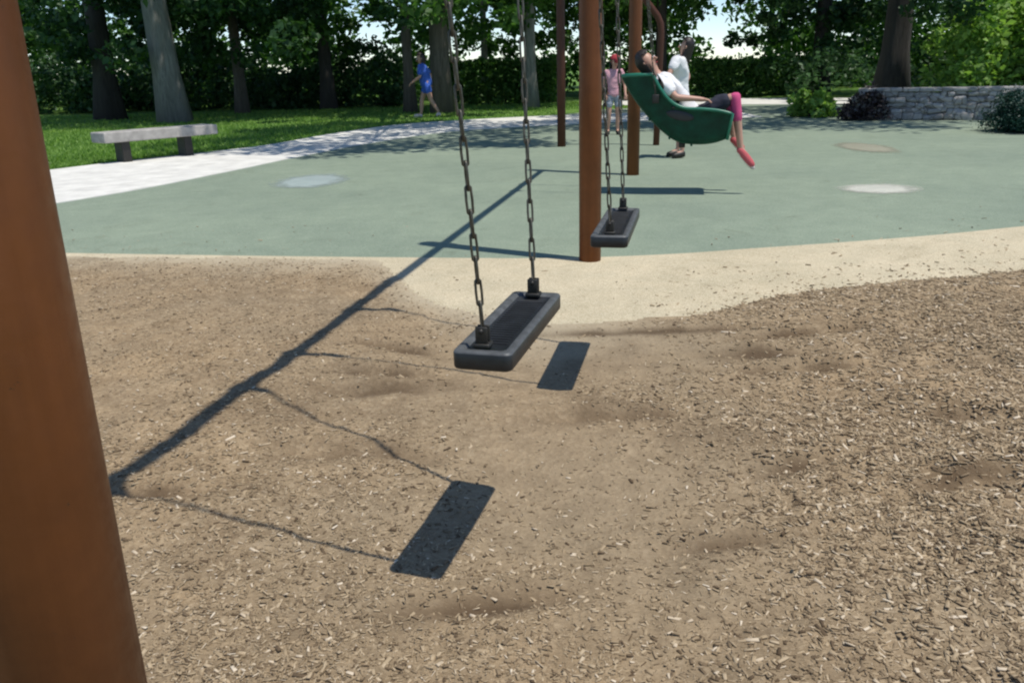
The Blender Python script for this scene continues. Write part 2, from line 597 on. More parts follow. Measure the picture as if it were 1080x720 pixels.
# ------------------------------------------------------------------ mulch bed with relief
def vnoise(x, y, s, seed):
    r = np.random.default_rng(seed)
    T = r.random((64, 64))
    X = x * s; Y = y * s
    xi = np.floor(X).astype(int); yi = np.floor(Y).astype(int)
    fx = X - xi; fy = Y - yi
    fx = fx * fx * (3 - 2 * fx); fy = fy * fy * (3 - 2 * fy)
    a = T[xi % 64, yi % 64]; b_ = T[(xi + 1) % 64, yi % 64]; c = T[xi % 64, (yi + 1) % 64]; d = T[(xi + 1) % 64, (yi + 1) % 64]
    return (a * (1 - fx) + b_ * fx) * (1 - fy) + (c * (1 - fx) + d * fx) * fy - 0.5


def mulch_edge(x):
    tx = np.array([p[0] for p in tl]); ty = np.array([p[1] for p in tl])
    return np.interp(x, tx, ty)


def gauss(x, y, cx, cy, sx, sy, rot=0.0):
    c, s = math.cos(rot), math.sin(rot)
    u = (x - cx) * c + (y - cy) * s
    v = -(x - cx) * s + (y - cy) * c
    return np.exp(-0.5 * ((u / sx) ** 2 + (v / sy) ** 2))


DRAGS = [(-0.62, 3.86, 0.22, 0.04, -0.35), (-0.58, 3.62, 0.18, 0.04, -0.1), (-0.66, 2.98, 0.22, 0.04, -0.1), (-1.25, 2.62, 0.12, 0.03, 0.0), (-0.62, 4.25, 0.25, 0.025, -0.45),
         (1.25, 4.0, 0.22, 0.045, -0.2), (1.5, 4.28, 0.3, 0.03, 0.15), (1.4, 3.75, 0.3, 0.03, -0.1), (0.75, 4.42, 0.6, 0.03, 0.0), (-0.1, 2.0, 0.22, 0.03, 0.2), (0.65, 2.28, 0.15, 0.025, 0.1),
         (1.0, 2.75, 0.12, 0.03, 0.3), (1.55, 2.6, 0.18, 0.05, 0.2), (1.75, 3.1, 0.16, 0.05, -0.2), (0.35, 3.25, 0.3, 0.03, 0.05)]


def packed_mask(x, y):
    p = 0.95 * gauss(x, y, 0.75, 4.1, 0.75, 0.36, 0.1) + 0.75 * gauss(x, y, 0.15, 2.7, 0.55, 0.6) + 0.5 * gauss(x, y, -0.1, 4.3, 0.6, 0.3) + 0.35 * gauss(x, y, 0.5, 2.2, 0.6, 0.5)
    p = p + 0.35 * vnoise(x, y, 2.3, 5)
    return np.clip(p, 0, 1) * 0.62


def mulch_h(x, y):
    z = 0.022 + 0.035 * vnoise(x, y, 0.9, 1) + 0.022 * vnoise(x, y, 2.7, 2) + 0.012 * vnoise(x, y, 7.0, 3)
    pk = packed_mask(x, y)
    rough = np.clip(0.45 + 0.5 * (x - 0.3), 0.4, 1.1) * (1 - pk)
    z = z + rough * (0.045 * vnoise(x, y, 5.1, 61) + 0.022 * vnoise(x, y, 11.0, 62))
    z = z + (1 - pk) * (0.012 * vnoise(x, y, 19.0, 4) + 0.008 * vnoise(x, y, 31.0, 8))
    z = z - 0.035 * gauss(x, y, 0.8, 3.95, 0.7, 0.4) - 0.03 * gauss(x, y, 0.1, 2.6, 0.6, 0.6)
    z = z + 0.045 * gauss(x, y, 2.2, 3.0, 0.7, 0.9) + 0.03 * gauss(x, y, -1.6, 3.3, 0.5, 0.7)
    for i, (cx, cy, sx, sy, ro_) in enumerate(DRAGS):
        z = z - 0.026 * gauss(x, y, cx, cy, sx, sy, ro_) + 0.02 * gauss(x, y, cx, cy + 0.07, sx * 1.1, sy * 1.2, ro_)
    # thin out towards the tan border
    e = mulch_edge(x) - y
    k = np.clip(e / 0.35, 0, 1)
    z = np.where(e < 0.6, np.maximum(z, 0.004), z)
    return 0.0145 + (z + 0.0015) * k


def mulch_bed():
    xs = np.arange(-8.4, 8.4, 0.04)
    ys = np.concatenate([np.arange(-2.0, 1.2, 0.2), np.arange(1.2, 7.7, 0.03)])
    X, Y = np.meshgrid(xs, ys)
    E = mulch_edge(X) + 0.02 + 0.10 * vnoise(X, Y, 3.1, 21) + 0.07 * vnoise(X, Y, 9.0, 22) - 0.02 + 0.14 * np.clip(vnoise(X, Y, 1.3, 23), 0, 1)
    Z = mulch_h(X, Y)
    keep = Y <= E
    idx = -np.ones(X.shape, int)
    nx = len(xs)
    F = []
    ok = keep[:-1, :-1] & keep[1:, :-1] & keep[:-1, 1:] & keep[1:, 1:]
    jj, ii = np.nonzero(ok)
    a = jj * nx + ii
    F = np.stack([a, a + 1, a + nx + 1, a + nx], 1)
    used = np.unique(F)
    remap = -np.ones(X.size, int)
    remap[used] = np.arange(len(used))
    V = np.stack([X.ravel(), Y.ravel(), Z.ravel()], 1)[used]
    me = np_mesh('mulch_bed', V, remap[F], True)
    at = me.attributes.new('packed', 'FLOAT', 'POINT')
    at.data.foreach_set('value', packed_mask(V[:, 0], V[:, 1]).astype(np.float32))
    e = mulch_edge(V[:, 0]) - V[:, 1] + 0.35 * vnoise(V[:, 0], V[:, 1], 2.1, 51) + 0.12 * vnoise(V[:, 0], V[:, 1], 9.0, 52)
    du = np.clip(1 - e / 0.8, 0, 1) * np.clip(1 - (V[:, 0] - 0.3) / 0.6, 0.15, 1) * 0.85
    dm = me.attributes.new('dust', 'FLOAT', 'POINT')
    dm.data.foreach_set('value', du.astype(np.float32))
    d = np.zeros(len(V))
    for (cx, cy, sx, sy, ro_) in DRAGS:
        d = d + 1.35 * gauss(V[:, 0], V[:, 1], cx, cy - 0.01, sx * 0.8, sy * 1.25, ro_) * (0.6 + 0.9 * vnoise(V[:, 0], V[:, 1], 9, 41))
    d = d + np.clip(vnoise(V[:, 0], V[:, 1], 3.3, 40) * 1.6 - 0.42, 0, 0.5)
    dm = me.attributes.new('damp', 'FLOAT', 'POINT')
    dm.data.foreach_set('value', np.clip(d, 0, 0.88).astype(np.float32))
    return me


mb = obj('mulch_bed', mulch_bed(), MULCH)
tag(mb, kind='structure')


def chips(n=150000):
    r = np.random.default_rng(11)
    # denser and coarser to the right and near the edges, sparse on the packed soil
    y = 1.3 + (8.6 - 1.3) * r.random(n * 3) ** 1.5
    x = -0.62 * y - 0.2 + r.random(n * 3) * (1.27 * y + 0.4)
    e = mulch_edge(x) - y
    track = (0.5 * r.random(n * 3) ** 4 + 2.2 * r.random(n * 3) ** 14) * (r.random(n * 3) < 0.2)
    dens = (1 - 0.93 * np.clip(packed_mask(x, y) * 1.25, 0, 1)) * np.clip(0.5 + 0.9 * vnoise(x, y, 1.7, 31) + 0.35 * np.clip((x - 0.6) / 1.2, 0, 1), 0.06, 1)
    dens = dens * np.where((x < 0.6) & (np.abs(e) < 0.25), 0.35, 1.0)
    for (cx, cy, sx, sy, ro_) in DRAGS:
        dens = dens * (1 - 0.8 * gauss(x, y, cx, cy, sx, sy * 1.2, ro_))
    k = (r.random(n * 3) < dens) & (e > -track)
    x, y, e = x[k][:n], y[k][:n], e[k][:n]
    m = len(x)
    coarse = np.clip((x - 0.3) / 1.5, 0, 1)
    L = (0.0025 + 0.013 * r.random(m) ** 2.6 + 0.016 * (r.random(m) < 0.03) * r.random(m)) * (0.72 + 0.6 * coarse)
    W = np.minimum(L * (0.13 + 0.5 * r.random(m) ** 1.6), 0.006)
    T = W * (0.12 + 0.25 * r.random(m))
    yaw = r.random(m) * math.pi * 2
    pit = r.normal(0, 0.2, m)
    rol = r.normal(0, 0.35, m)
    z = np.where(e > 0, mulch_h(x, y), np.where(e < -1.0, 0.009, 0.014)) + T * 0.6 + 0.003 * r.random(m)
    base = np.array([(-1, -1, -1), (1, -.7, -1), (1, .7, -1), (-1, 1, -1), (-.9, -.8, 1), (.9, -.6, 1), (.9, .6, 1), (-.9, .8, 1)], float)
    P = base[None] * np.stack([L, W, T], 1)[:, None, :]
    cp, sp = np.cos(pit)[:, None], np.sin(pit)[:, None]
    cr_, sr_ = np.cos(rol)[:, None], np.sin(rol)[:, None]
    X_, Y_, Z_ = P[..., 0], P[..., 1], P[..., 2]
    Y_, Z_ = Y_ * cr_ - Z_ * sr_, Y_ * sr_ + Z_ * cr_
    X_, Z_ = X_ * cp + Z_ * sp, -X_ * sp + Z_ * cp
    cy_, sy_ = np.cos(yaw)[:, None], np.sin(yaw)[:, None]
    X_, Y_ = X_ * cy_ - Y_ * sy_, X_ * sy_ + Y_ * cy_
    V = np.stack([X_ + x[:, None], Y_ + y[:, None], Z_ + z[:, None]], -1).reshape(-1, 3)
    fb = np.array([(0, 3, 2, 1), (4, 5, 6, 7), (0, 1, 5, 4), (1, 2, 6, 5), (2, 3, 7, 6), (3, 0, 4, 7)])
    F = (fb[None] + (np.arange(m) * 8)[:, None, None]).reshape(-1, 4)
    return np_mesh('wood_chips', V, F)


ch = obj('wood_chips', chips(), CHIP)
tag(ch, 'loose wood chips scattered over the brown mulch', 'wood chips', kind='stuff')

# ------------------------------------------------------------------ grass blades beyond the path
def blades(n, region, h=0.09):
    r = np.random.default_rng(5)
    x, y = region(r, n)
    m = len(x)
    hh = h * (0.5 + r.random(m))
    w = 0.012 + 0.01 * r.random(m)
    a = r.random(m) * 6.283
    lean = r.normal(0, 0.45, (m, 2)) * hh[:, None]
    dx, dy = np.cos(a) * w, np.sin(a) * w
    z0 = np.zeros(m)
    V = np.stack([np.stack([x - dx, y - dy, z0], 1), np.stack([x + dx, y + dy, z0], 1), np.stack([x + lean[:, 0], y + lean[:, 1], hh], 1)], 1).reshape(-1, 3)
    F = np.arange(m * 3).reshape(-1, 3)
    return np_mesh('grass', V, F)


def lawn_region(r, n):
    y = 9 + 24 * r.random(n * 2)
    fx = np.array([p[1] for p in pf]); fv = np.array([p[0] for p in pf])
    xl = np.where(y < 24.9, np.interp(y, fx[:-4], fv[:-4]), 4.0)
    x = -0.66 * y + (xl + 0.66 * y) * r.random(n * 2)
    k = (x < xl - 0.03) & ~((y > 24.5) & (x > 1.5) & (y < 27.8))
    return x[k][:n], y[k][:n]


gr = obj('grass', blades(45000, lawn_region, 0.055), BLADE)
tag(gr, 'short green lawn grass between the pale path and the woods', 'grass', kind='stuff')

# ------------------------------------------------------------------ foliage
def leaf_cloud(centers, spreads, per, size, seed, flat=0.7):
    """Leaf quads (folded along the midrib: 2 quads) gathered in clumps."""
    r = np.random.default_rng(seed)
    C = np.repeat(np.asarray(centers, float), per, 0)
    S = np.repeat(np.asarray(spreads, float), per, 0)
    m = len(C)
    d = r.normal(0, 1, (m, 3))
    d = d / np.linalg.norm(d, axis=1)[:, None] * (r.random(m) ** 0.45)[:, None]
    P = C + d * S[:, None] * np.array([1, 1, flat])
    L = size * (0.6 + 0.8 * r.random(m))
    W = L * 0.32
    nrm = r.normal(0, 1, (m, 3)) + np.array([0, 0, 1.0])
    nrm /= np.linalg.norm(nrm, axis=1)[:, None]
    t = np.cross(nrm, r.normal(0, 1, (m, 3)))
    t /= np.linalg.norm(t, axis=1)[:, None] + 1e-9
    b = np.cross(nrm, t)
    tip = P + t * L[:, None] * 0.5 - nrm * L[:, None] * 0.12
    tail = P - t * L[:, None] * 0.5
    l = P + b * W[:, None] + nrm * L[:, None] * 0.08
    r2 = P - b * W[:, None] + nrm * L[:, None] * 0.08
    V = np.stack([tail, l, tip, r2], 1).reshape(-1, 3)
    q = np.arange(m)[:, None] * 4
    F = np.concatenate([q + np.array([0, 1, 2]), q + np.array([0, 2, 3])], 0)
    return V, F


def crown_mesh(name, seed, rad, z0, z1, nclump, per, size, off=(0, 0), low=0, low_z=(1.6, 4.2), low_r=(1.0, 4.0)):
    r = np.random.default_rng(seed)
    cs, sp = [], []
    zc, rz = (z0 + z1) / 2, (z1 - z0) / 2
    for i in range(nclump):
        d = r.normal(0, 1, 3)
        d /= np.linalg.norm(d)
        q = 0.45 + 0.55 * r.random() ** 0.6
        cs.append((off[0] + d[0] * rad * q, off[1] + d[1] * rad * q, zc + d[2] * rz * q))
        sp.append(0.75 + 0.75 * r.random())
    for i in range(low):
        a = r.random() * 6.283
        q = low_r[0] + (low_r[1] - low_r[0]) * r.random()
        cs.append((math.cos(a) * q + off[0] * 0.3, math.sin(a) * q + off[1] * 0.3, low_z[0] + (low_z[1] - low_z[0]) * r.random() ** 0.7))
        sp.append(0.3 + 0.55 * r.random())
    V, F = leaf_cloud(cs, sp, per, size, seed + 100)
    return np_mesh(name, V, F), cs


def trunk_mesh(name, r0, h, clumps, seed, lean=(0, 0), flare=1.45, nlimb=9, off=(0, 0)):
    rr = random.Random(seed)
    bm = bmesh.new()
    pts, rad = [], []
    for k in range(11):
        t = k / 10
        pts.append((lean[0] * t + off[0] * t * t * 0.6 + 0.05 * math.sin(5 * t + seed), lean[1] * t + off[1] * t * t * 0.6 + 0.05 * math.cos(4 * t + seed), -0.1 + (h + 0.1) * t))
        fl = 1 + (flare - 1) * math.exp(-t * h / 0.45)
        rad.append(r0 * fl * (1 - 0.72 * t))
    rings = tube(bm, pts, rad, 18)
    for ri, ring in enumerate(rings[:5]):      # root buttresses and fluting
        c = Vector(pts[ri])
        for k, v in enumerate(ring):
            a = 2 * math.pi * k / 18
            s = 1 + (0.13 * math.sin(5 * a + seed) + 0.06 * math.sin(8 * a)) * math.exp(-ri * 0.5)
            v.co = c + (v.co - c) * s
    for i in range(min(nlimb, len(clumps))):
        c = clumps[rr.randrange(len(clumps))]
        t0 = rr.uniform(0.3, 0.85)
        i0 = int(t0 * 10)
        p0 = Vector(pts[i0])
        p1 = Vector(c)
        mid = p0.lerp(p1, 0.5) + Vector((rr.uniform(-.3, .3), rr.uniform(-.3, .3), rr.uniform(0.1, 0.6)))
        rb = rad[i0] * 0.42
        tube(bm, [p0, p0.lerp(mid, 0.5) + Vector((0, 0, 0.1)), mid, p1], [rb, rb * 0.7, rb * 0.5, rb * 0.15], 8)
    return bm_mesh(bm, name)


def tree(loc, r0, h, label, bark, leaf, seed, rad=4.5, z0=4.5, z1=13, nclump=85, per=105, size=0.24, off=(0, 0), low=14, low_z=(1.6, 4.2), low_r=(1.0, 4.0), lean=(0, 0), group=None, flare=1.45):
    t = thing('tree', loc, label, 'tree', group)
    cm, cs = crown_mesh('crown', seed, rad, z0, z1, nclump, per, size, off, low, low_z, low_r)
    obj('trunk', trunk_mesh('trunk', r0, h, cs[:nclump], seed, lean, flare, off=off), bark, t)
    obj('crown', cm, leaf, t)
    return t


def shrub(name, loc, size3, label, cat, leaf, seed, nclump, per, lsize, fill=0.5, stem=True):
    """leafy dome with uneven outline; size3 = half widths x,y and height"""
    t = thing(name, loc, label, cat)
    r = np.random.default_rng(seed)
    cs, sp = [], []
    for i in range(nclump):
        d = r.normal(0, 1, 3)
        d /= np.linalg.norm(d)
        d[2] = abs(d[2])
        q = fill + (1 - fill) * r.random()
        cs.append((d[0] * size3[0] * q, d[1] * size3[1] * q, 0.06 + d[2] * size3[2] * q * 0.92))
        sp.append(min(size3) * (0.2 + 0.22 * r.random()))
    V, F = leaf_cloud(cs, sp, per, lsize, seed + 50, 0.85)
    V[:, 2] = np.maximum(V[:, 2], 0.02)
    obj('crown', np_mesh('crown', V, F), leaf, t)
    if stem:
        bm = bmesh.new()
        rr = random.Random(seed)
        for i in range(7):
            c = cs[rr.randrange(len(cs))]
            tube(bm, [(c[0] * 0.08, c[1] * 0.08, -0.03), (c[0] * 0.4, c[1] * 0.4, c[2] * 0.55), c], [0.035, 0.022, 0.008], 6)
        obj('stem', bm_mesh(bm, 'stem'), BARK_D, t)
    return t


def hedge(loc, L, D, Hh, rz, label, leaf, seed, n, lsize):
    t = thing('hedge', loc, label, 'hedge', rz=rz)
    r = np.random.default_rng(seed)
    cs = []
    for i in range(n):
        x = (r.random() - 0.5) * L
        f = r.random()
        if f < 0.45:
            y, z = -D / 2 + 0.1 * r.random(), Hh * r.random()
        elif f < 0.8:
            y, z = (r.random() - 0.5) * D, Hh * (0.93 + 0.1 * r.random())
        else:
            y, z = D / 2, Hh * r.random()
        cs.append((x, y, z + 0.05))
    V, F = leaf_cloud(cs, [0.22] * n, 34, lsize, seed + 9, 0.8)
    V[:, 2] = np.maximum(V[:, 2], 0.01)
    obj('foliage', np_mesh('foliage', V, F), leaf, t)
    bm = bmesh.new()
    k = -L / 2 + 0.3
    while k < L / 2:
        tube(bm, [(k, 0, -0.03), (k + 0.05, 0.05, Hh * 0.5), (k - 0.1, 0, Hh * 0.9)], [0.04, 0.03, 0.01], 6)
        k += 0.55
    obj('stem', bm_mesh(bm, 'stem'), BARK_D, t)
    return t


# trees one can tell apart
tree((-10.15, 27.0, 0), 0.43, 15, 'thick pale grey trunk rising behind the left end of the concrete bench', BARK_G, LEAF_D, 1, rad=5.0, z0=5.0, z1=15, off=(2.0, 0.5), low=18, low_r=(1.8, 4.5), flare=1.25, lean=(-0.9, 0))
tree((-3.16, 29.2, 0), 0.17, 13, 'slim trunk just left of the thick brown one, above the person in blue', BARK_B, LEAF_D, 2, rad=4.0, z0=5.0, z1=13, low=9, low_z=(2.6, 4.6))
tree((-2.0, 28.0, 0), 0.32, 16, 'tall brown trunk directly right of the person in blue', BARK_B, LEAF_M, 3, rad=4.8, z0=6.5, z1=13, off=(2.4, -10.5), low=16, low_z=(2.4, 4.8), low_r=(0.5, 3.0), flare=1.2)  # crown shifted far off its trunk, out of view, to shade the path
tree((0.9, 30.0, 0), 0.2, 13, 'slim grey-green trunk seen behind the front swing and its rear chain', BARK_G, LEAF_M, 4, rad=4.2, z0=5.0, z1=13, low=26, low_z=(2.2, 4.6), low_r=(0.3, 4.2))
tree((11.4, 26.0, 0), 0.40, 16, 'thick dark trunk behind the stone wall on the right', BARK_D, LEAF_D, 5, rad=5.2, z0=6.0, z1=14, off=(-2.2, -6.0), low=12, low_z=(2.2, 4.4), low_r=(0.6, 2.6))  # unseen crown moved off the trunk to shade the paving at the back
tree((-13.2, 29.5, 0), 0.36, 15, 'broad blackish trunk in deep shade left of the pale grey trunk', BARK_D, LEAF_D, 6, rad=5.2, z0=4.5, z1=14, low=34, low_r=(0.8, 4.5), low_z=(1.2, 4.0))
tree((-9.4, 31.5, 0), 0.2, 13, 'thin dark trunk in the shade right of the pale grey trunk', BARK_B, LEAF_D, 7, rad=4.6, z0=4.5, z1=13, low=30, low_z=(1.6, 4.2))
tree((-6.6, 33.0, 0), 0.24, 14, 'leafy tree with low branches between the bench and the person in blue', BARK_D, LEAF_M, 8, rad=5.0, z0=4.4, z1=13, low=26, low_z=(1.8, 4.6))
tree((6.2, 35.5, 0), 0.24, 13, 'leafy tree hanging over the seated child from behind the swings', BARK_D, LEAF_M, 9, rad=4.4, z0=4.4, z1=13, low=26, low_z=(2.9, 4.8), low_r=(0.3, 3.2))
tree((-0.9, 38.5, 0), 0.16, 12, 'thin loose-leaved tree standing behind the clipped dark hedge', BARK_G, LEAF_M, 13, rad=3.6, z0=4.8, z1=11, nclump=60, low=34, low_z=(1.8, 5.4), low_r=(0.2, 3.4))
tree((4.4, 41.0, 0), 0.17, 12, 'thin leafy tree glimpsed between the middle post and the rear post', BARK_B, LEAF_M, 14, rad=3.6, z0=4.8, z1=11, nclump=60, low=40, low_z=(1.4, 5.4), low_r=(0.2, 3.2))
tree((12.4, 35.0, 0), 0.32, 14, 'dark leafy tree between the pale sky gap and the thick right trunk', BARK_D, LEAF_D, 10, rad=4.8, z0=4.2, z1=14, low=40, low_z=(1.4, 4.4), low_r=(0.5, 3.6))
tree((17.5, 31.0, 0), 0.35, 15, 'dark tree in the shade behind the bright green shrub', BARK_D, LEAF_D, 12, rad=5.5, z0=4.0, z1=14, low=40, low_z=(1.2, 4.4))

# shrubs and hedges
shrub('shrub', (14.4, 23.6, 0), (3.2, 1.7, 3.9), 'large bright green leafy shrub in sun above the stone wall', 'shrub', LEAF_L, 20, 170, 110, 0.2)
shrub('shrub', (8.2, 20.0, 0), (0.56, 0.5, 0.72), 'low dark purple-brown shrub at the left end of the stone wall', 'shrub', LEAF_P, 21, 60, 50, 0.09, 0.4)
shrub('shrub', (9.75, 16.0, 0), (1.0, 0.8, 0.74), 'low rounded blackish-green shrub at the right edge in front of the stone wall', 'shrub', LEAF_K, 22, 260, 110, 0.045, 0.45)
shrub('leafy_plant', (7.5, 21.4, 0), (0.62, 0.5, 0.82), 'light green tufted plant left of the dark purple shrub', 'plant', LEAF_L, 23, 46, 40, 0.13, 0.3)
hedge((-0.3, 33.4, 0), 4.4, 1.0, 1.42, 0.02, 'clipped dark hedge with sunlit top seen behind the front swing chains', LEAF_M, 30, 420, 0.12)
hedge((9.7, 34.6, 0), 4.6, 1.0, 1.22, -0.05, 'clipped green hedge behind the seated child, under the bright sky gap', LEAF_M, 31, 420, 0.12)

# far wood and undergrowth that read as one mass
def far_woods():
    r = np.random.default_rng(77)
    cs, sp = [], []
    n = 0
    while n < 1250:
        y = 40 + 16 * r.random()
        x = (r.random() * 2 - 1) * 0.75 * y
        u = x / y
        # open gaps to the sky
        z = 0.2 + 9.0 * r.random() ** 1.25
        gap = max(0.92 * math.exp(-((u + 0.145) / 0.03) ** 2), 0.84 * math.exp(-((u + 0.02) / 0.07) ** 2), math.exp(-((u - 0.245) / 0.04) ** 2))
        if 1.2 < z < 8.0 and r.random() < gap * 1.03:
            continue
        cs.append((x, y, z))
        sp.append(0.7 + 0.9 * r.random())
        n += 1
    V, F = leaf_cloud(cs, sp, 62, 0.36, 78)
    V[:, 2] = np.maximum(V[:, 2], 0.02)
    return np_mesh('far_woods', V, F)


fw = obj('far_woods', far_woods(), LEAF_M)
tag(fw, 'dark leafy woods closing the view behind the trees', 'woods', kind='stuff')


def undergrowth():
    r = np.random.default_rng(88)
    cs, sp = [], []
    for i in range(520):
        x = -27 + 23.2 * r.random()
        y = 33.0 + 4.0 * r.random() - 0.12 * (x + 4)
        h = 1.1 + 0.9 * (0.5 + 0.5 * math.sin(x * 0.9)) + 0.5 * r.random()
        cs.append((x, y, h * r.random()))
        sp.append(0.35 + 0.35 * r.random())
    for i in range(170):
        x = 9.5 + 20 * r.random()
        y = 28.0 + 6 * r.random()
        cs.append((x, y, 1.6 * r.random()))
        sp.append(0.35 + 0.3 * r.random())
    V, F = leaf_cloud(cs, sp, 55, 0.2, 89)
    V[:, 2] = np.maximum(V[:, 2], 0.02)
    return np_mesh('undergrowth', V, F)


ug = obj('undergrowth', undergrowth(), LEAF_D)
tag(ug, 'dark undergrowth at the edge of the woods', 'undergrowth', kind='stuff')

# ------------------------------------------------------------------ stone wall (coping on a rubble body)
def stone_wall():
    A = Vector((8.0, 19.95, 0)); B = Vector((16.5, 16.4, 0))
    d = (B - A); L = d.length; rz = math.atan2(d.y, d.x)
    t = thing('stone_wall', A, 'low grey rubble stone wall behind the play surface on the right', 'wall', rz=rz)
    r = random.Random(3)
    bm = bmesh.new()
    vs = box(bm, (L / 2, 0.2, 0.28), (L, 0.36, 0.60))
    body = obj('core', bm_mesh(bm, 'core', False), STONE, None)
    body.parent = t
    bm = bmesh.new()
    z = 0.0
    for course in range(5):
        hh = [0.14, 0.12, 0.13, 0.12, 0.10][course]
        x = r.uniform(-0.2, 0)
        while x < L:
            w = r.uniform(0.12, 0.46)
            h2 = hh * r.uniform(0.75, 1.5)
            m3 = Matrix.Rotation(r.uniform(-.06, .06), 3, 'Z') @ Matrix.Rotation(r.uniform(-.2, .2), 3, 'Y') @ Matrix.Rotation(r.uniform(-.1, .1), 3, 'X')
            box(bm, (x + w / 2, 0.005 + r.uniform(-0.035, 0.035), z + hh / 2 + r.uniform(-.025, .025)), (w * 1.02, 0.14, h2), m3, min(0.045, h2 * 0.35), 2)
            x += w
        z += hh
    for v in bm.verts:
        v.co += Vector((r.uniform(-1, 1), r.uniform(-1, 1), r.uniform(-1, 1))) * 0.008
    s = obj('stonework', bm_mesh(bm, 'stonework'), STONE, t)
    bm = bmesh.new()
    x = -0.05
    while x < L:
        w = r.uniform(0.5, 0.95)
        box(bm, (x + w / 2, 0.18, z + 0.045), (w - 0.012, 0.5, 0.085), Matrix.Rotation(r.uniform(-.015, .015), 3, 'X'), 0.02, 2)
        x += w
    obj('coping', bm_mesh(bm, 'coping'), STONE, t)
    return t


stone_wall()

# ------------------------------------------------------------------ concrete bench
def bench():
    p1 = Vector((-6.364, 14.664, 0)); p2 = Vector((-5.639, 15.566, 0))
    d = (p2 - p1).normalized()
    rz = math.atan2(d.y, d.x)
    ls = (p2 - p1).length
    t = thing('park_bench', (p1 + p2) / 2, 'backless pale concrete slab bench on dark block legs beside the path', 'bench', rz=rz)
    bm = bmesh.new()
    box(bm, (0.10, 0.2, 0.435), (2.12, 0.46, 0.17), None, 0.018, 2)
    obj('seat', bm_mesh(bm, 'seat', False), CONC_B, t)
    for s in (-1, 1):
        bm = bmesh.new()
        box(bm, (s * ls / 2, 0.16, 0.165), (0.15, 0.26, 0.37), None, 0.012, 2)
        obj('leg', bm_mesh(bm, 'leg', False), CLAMP, t)
    return t


bench()

# ------------------------------------------------------------------ swing set
DV = Vector((0.1992, 0.98, 0)).normalized()     # along the beam
NV = Vector((DV.y, -DV.x, 0))                    # swing direction (to the right)
PA = Vector((0.60, 6.255, 0)); PB = Vector((1.635, 11.25, 0)); PP = Vector((-0.508, 0.79, 0))
BEAM_Z = 3.60
SS = thing('swing_set', PA, 'tall red-brown swing set of thick steel posts and one long top beam', 'swing set')


def rel(p, root=PA):
    return Vector(p) - root


def post(p, parent, root, r=0.081, h=3.95, mat=POST):
    bm = bmesh.new()
    q = rel(p, root)
    tube(bm, [q + Vector((0, 0, -0.12)), q + Vector((0, 0, 1.3)), q + Vector((0, 0, 2.6)), q + Vector((0, 0, h))], r, 40)
    o = obj('post', bm_mesh(bm, 'post'), mat, parent)
    return o


for p in (PP, PA, PB):
    po = post(p, SS, PA)
    q = rel(p)
    bm = bmesh.new()
    tube(bm, [q + Vector((0, 0, 3.952)), q + Vector((0, 0, 3.985)), q + Vector((0, 0, 4.02)), q + Vector((0, 0, 4.032))], [0.088, 0.086, 0.05, 0.01], 32)
    obj('cap', bm_mesh(bm, 'cap'), POST, po)
    for zz in (3.47, 3.69):
        bm = bmesh.new()
        tube(bm, [q + Vector((0, 0, zz)), q + Vector((0, 0, zz + 0.05))], 0.097, 32)
        obj('collar', bm_mesh(bm, 'collar'), POST, po)
bm = bmesh.new()
for a, b_ in ((PP, PA), (PA, PB)):
    dd = (b_ - a).normalized()
    tube(bm, [rel(a + dd * 0.083 + Vector((0, 0, BEAM_Z))), rel(b_ - dd * 0.083 + Vector((0, 0, BEAM_Z)))], 0.042, 28)
obj('beam', bm_mesh(bm, 'beam'), POST, SS)


def beam_at(y):
    a, b_ = (PP, PA) if y < PA.y else (PA, PB)
    t = (y - a.y) / (b_.y - a.y)
    return a.lerp(b_, t) + Vector((0, 0, BEAM_Z))


def hanger(y, reach):
    """bracket arm clamped under the beam, carries one chain; returns chain top"""
    c = beam_at(y)
    bm = bmesh.new()
    tube(bm, [rel(c - DV * 0.05), rel(c + DV * 0.05)], 0.056, 24)
    e = c + NV * reach + Vector((0, 0, -0.10))
    tube(bm, [rel(c + NV * 0.03 + Vector((0, 0, -0.03))), rel(c + NV * reach * 0.6 + Vector((0, 0, -0.085))), rel(e)], [0.03, 0.026, 0.024], 14)
    tube(bm, [rel(e + Vector((0, 0, 0.02))), rel(e + Vector((0, 0, -0.06)))], 0.014, 12)
    obj('hanger', bm_mesh(bm, 'hanger'), CLAMP, SS)
    return e + Vector((0, 0, -0.06))


